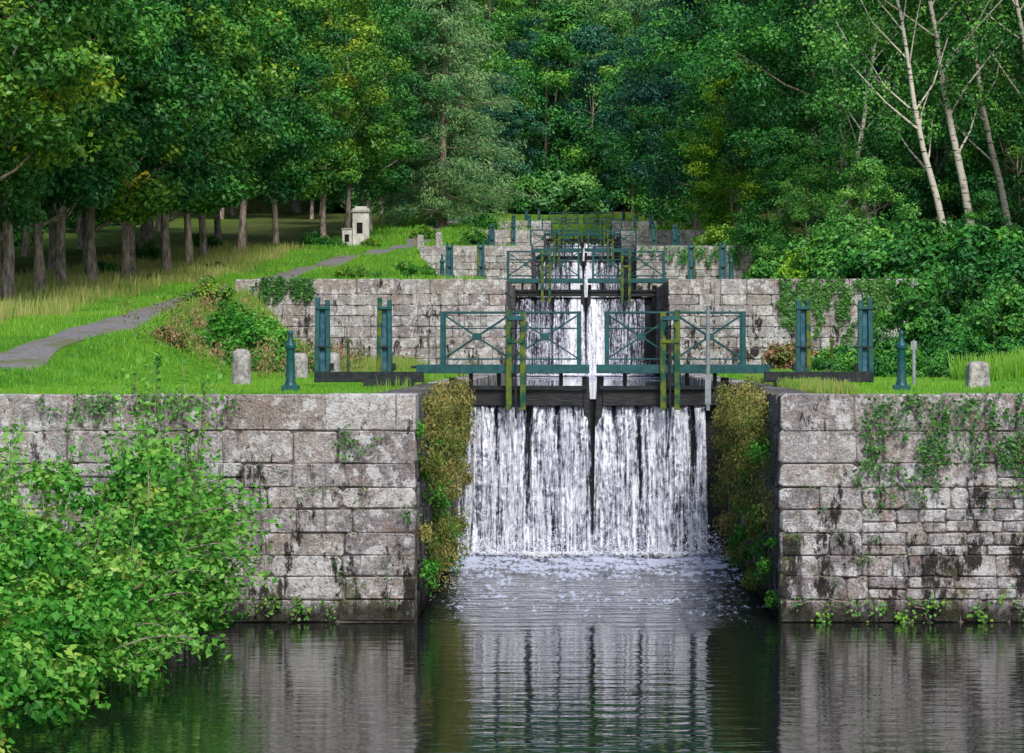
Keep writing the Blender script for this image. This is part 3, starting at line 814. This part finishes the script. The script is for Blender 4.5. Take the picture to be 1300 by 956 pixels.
st = [(R.uniform(3.45, 5.9), 2.95 - R.random() * .1, R.uniform(.1, .55)) for _ in range(26)]
st += [(R.uniform(4.0, 5.9), 2.5 - R.random() * .25, R.uniform(.15, .5)) for _ in range(26)]
st += [(x, 2.6, l) for x, l in ((3.5, 1.1), (3.62, .8), (3.55, 1.2), (4.25, 1.0), (4.3, .8), (5.0, .9), (5.5, 1.1), (4.7, .6), (3.48, .9))]
ivy('ivy', st, ls=.058)
ivy('ivy', [(R.uniform(-7.6, -4.6), 2.95, R.uniform(.1, .45)) for _ in range(16)], ls=.055)
ivy('wall_fern', [(-3.25, 2.5, .3), (-3.3, 2.45, .35), (-3.2, 2.4, .25), (-2.75, 2.45, .15), (-2.5, 1.5, .2), (-4.9, 1.6, .3)], 'ivy', .05)
zj = np.cumsum(C0)
ivy('joint_plants', [(s * R.uniform(2.5, 5.8), zj[R.integers(0, 7)] + .02, R.uniform(.04, .14)) for _ in range(26) for s in (-1, 1)], 'ivy', .035, dens=60)
ivy('wall_weeds', [(R.uniform(2.6, 5.8), R.uniform(.12, .4), R.uniform(.06, .25)) for _ in range(14)] + [(R.uniform(-4.6, -3.4), R.uniform(.2, .4), .2) for _ in range(6)], 'maple2', .055)
ivy('ivy', [(R.uniform(-9.4, -7.9), 5.6, R.uniform(.1, .7)) for _ in range(40)], 'ivy', .1, 89.2, 50)
ivy('ivy', [(R.uniform(5.6, 9.5), 5.6, R.uniform(.1, 1.9)) for _ in range(40)], 'ivy', .12, 89.2, 50)
ivy('ivy', [(R.uniform(2.4, 9.5), 8.2, R.uniform(.1, .9)) for _ in range(30)], 'green', .12, 138.4, 40)

# ------------------------------------------------------------------ grass
def grass(name, n, xr, yr, hr, w, leaf, cond=None, tone=.5, lean=.35, dz=0):
    x = R.uniform(*xr, n); y = R.uniform(*yr, n)
    ok = np.ones(n, bool)
    ok &= ~((np.abs(x) < HW + .58)); 
    for yk in YK: ok &= ~((y > yk - .05) & (y < yk + .56))
    ok &= np.abs(x - pathx(y)) > .66 + .10 * R.normal(size=n)
    if cond is not None: ok &= cond(x, y)
    x = x[ok]; y = y[ok]; n = len(x); z = height(x, y) - .02 + dz
    patch = .5 + .5 * np.sin(x * 1.7 + np.sin(y * .9) * 2) * np.cos(y * 1.1 + x * .5)
    h = R.uniform(*hr, n) * (.65 + .6 * patch)
    a = R.uniform(0, 6.28, n); lx = np.cos(a) * h * lean * R.random(n); ly = np.sin(a) * h * lean * R.random(n)
    ww = w * R.uniform(.6, 1.3, n); b = R.uniform(-.6, .6, n)
    V = np.empty((n, 4, 3)); c, s = np.cos(b) * ww / 2, np.sin(b) * ww / 2
    V[:, 0] = np.stack([x - c, y - s, z], 1); V[:, 1] = np.stack([x + c, y + s, z], 1)
    V[:, 2] = np.stack([x + lx + c * .2, y + ly, z + h], 1); V[:, 3] = np.stack([x + lx - c * .2, y + ly, z + h], 1)
    T = np.repeat(tone + R.normal(size=n) * .15 + (patch - .5) * .35, 4)
    return quad_mesh(name, V.reshape(-1, 3), np.arange(n * 4).reshape(n, 4), [L[leaf]], None, T)
grass('lawn_grass', 90000, (-9.5, 9.5), (40.3, 66), (.03, .08), .022, 'grass', tone=.45)
grass('lawn_grass', 60000, (-14, -2.9), (66, 90), (.05, .15), .035, 'grass', tone=.45)
grass('lawn_grass', 60000, (-15, -2.9), (90, 150), (.06, .2), .05, 'grass', tone=.45)
grass('lawn_grass', 26000, (-14, 9), (150, 250), (.1, .3), .08, 'grass', tone=.5)
grass('lawn_grass', 30000, (-15, -8.5), (44, 92), (.04, .13), .035, 'grass', tone=.42)
grass('tall_grass', 9000, (-10, -4.5), (76, 89), (.15, .45), .03, 'tallgrass')
grass('tall_grass', 30000, (-20, -13.0), (68, 150), (.12, .5), .04, 'tallgrass', tone=.6)
grass('tall_grass', 5000, (3.0, 7), (66, 89), (.08, .2), .04, 'grass', tone=.5)
grass('tall_grass', 7000, (-2.95, -2.6 + .6), (40.6, 60), (.08, .25), .02, 'tallgrass')
grass('tall_grass', 5000, (2.9, 3.4), (40.6, 60), (.06, .2), .02, 'tallgrass')
grass('reed_grass', 1800, (7.2, 8.8), (58, 62), (.25, .5), .035, 'grass', tone=.6)
b = QB(); n = 170
xx = R.uniform(-9.9, -5.6, n); yy = R.uniform(64, 84, n)
cen = np.stack([xx, yy, height(xx, yy) + R.uniform(.1, .65, n)], 1)
P, N, S, T = clumps(cen, R.uniform(.15, .35, n), 60, .075, R.normal(size=n) * .2 + .52, 1.2, .3)
b.leaves(P, N, S, T, 0, .4, np.tile([0, 0, 1.], (len(P), 1)) + R.normal(size=P.shape) * .4)
b.make('flowering_weeds', [L['weeds']])

# ------------------------------------------------------------------ light, camera
w = bpy.data.worlds.new('World'); scene.world = w; w.use_nodes = True
nt = w.node_tree; nt.nodes.clear()
sky = nt.nodes.new('ShaderNodeTexSky'); sky.sky_type = 'NISHITA'; sky.sun_disc = False
EL, AZ = 44, 164
sky.sun_elevation = math.radians(EL); sky.sun_rotation = math.radians(AZ)
sky.air_density = 1.0; sky.dust_density = 2.0
bg = nt.nodes.new('ShaderNodeBackground'); bg.inputs[1].default_value = .145
wo = nt.nodes.new('ShaderNodeOutputWorld')
nt.links.new(sky.outputs[0], bg.inputs[0]); nt.links.new(bg.outputs[0], wo.inputs[0])
sd = bpy.data.lights.new('sun', 'SUN'); sd.energy = 3.0; sd.angle = math.radians(14); sd.color = (1, .96, .91)
so = bpy.data.objects.new('sun', sd); scene.collection.objects.link(so)
a = math.radians(AZ); e = math.radians(EL)
d = Vector((math.sin(a) * math.cos(e), math.cos(a) * math.cos(e), math.sin(e)))
so.rotation_euler = d.to_track_quat('Z', 'Y').to_euler(); so.location = (0, 0, 60)

cd = bpy.data.cameras.new('camera'); cam = bpy.data.objects.new('camera', cd); scene.collection.objects.link(cam)
cam.location = (CX, 0, 3.49); cam.rotation_euler = (math.radians(90), 0, 0)
cd.sensor_width = 36; cd.lens = 3932 / 1300 * 36
cd.shift_x = -84 / 1300; cd.shift_y = -31 / 1300
cd.clip_start = .5; cd.clip_end = 4000
scene.camera = cam
print('done', len(bpy.data.objects))
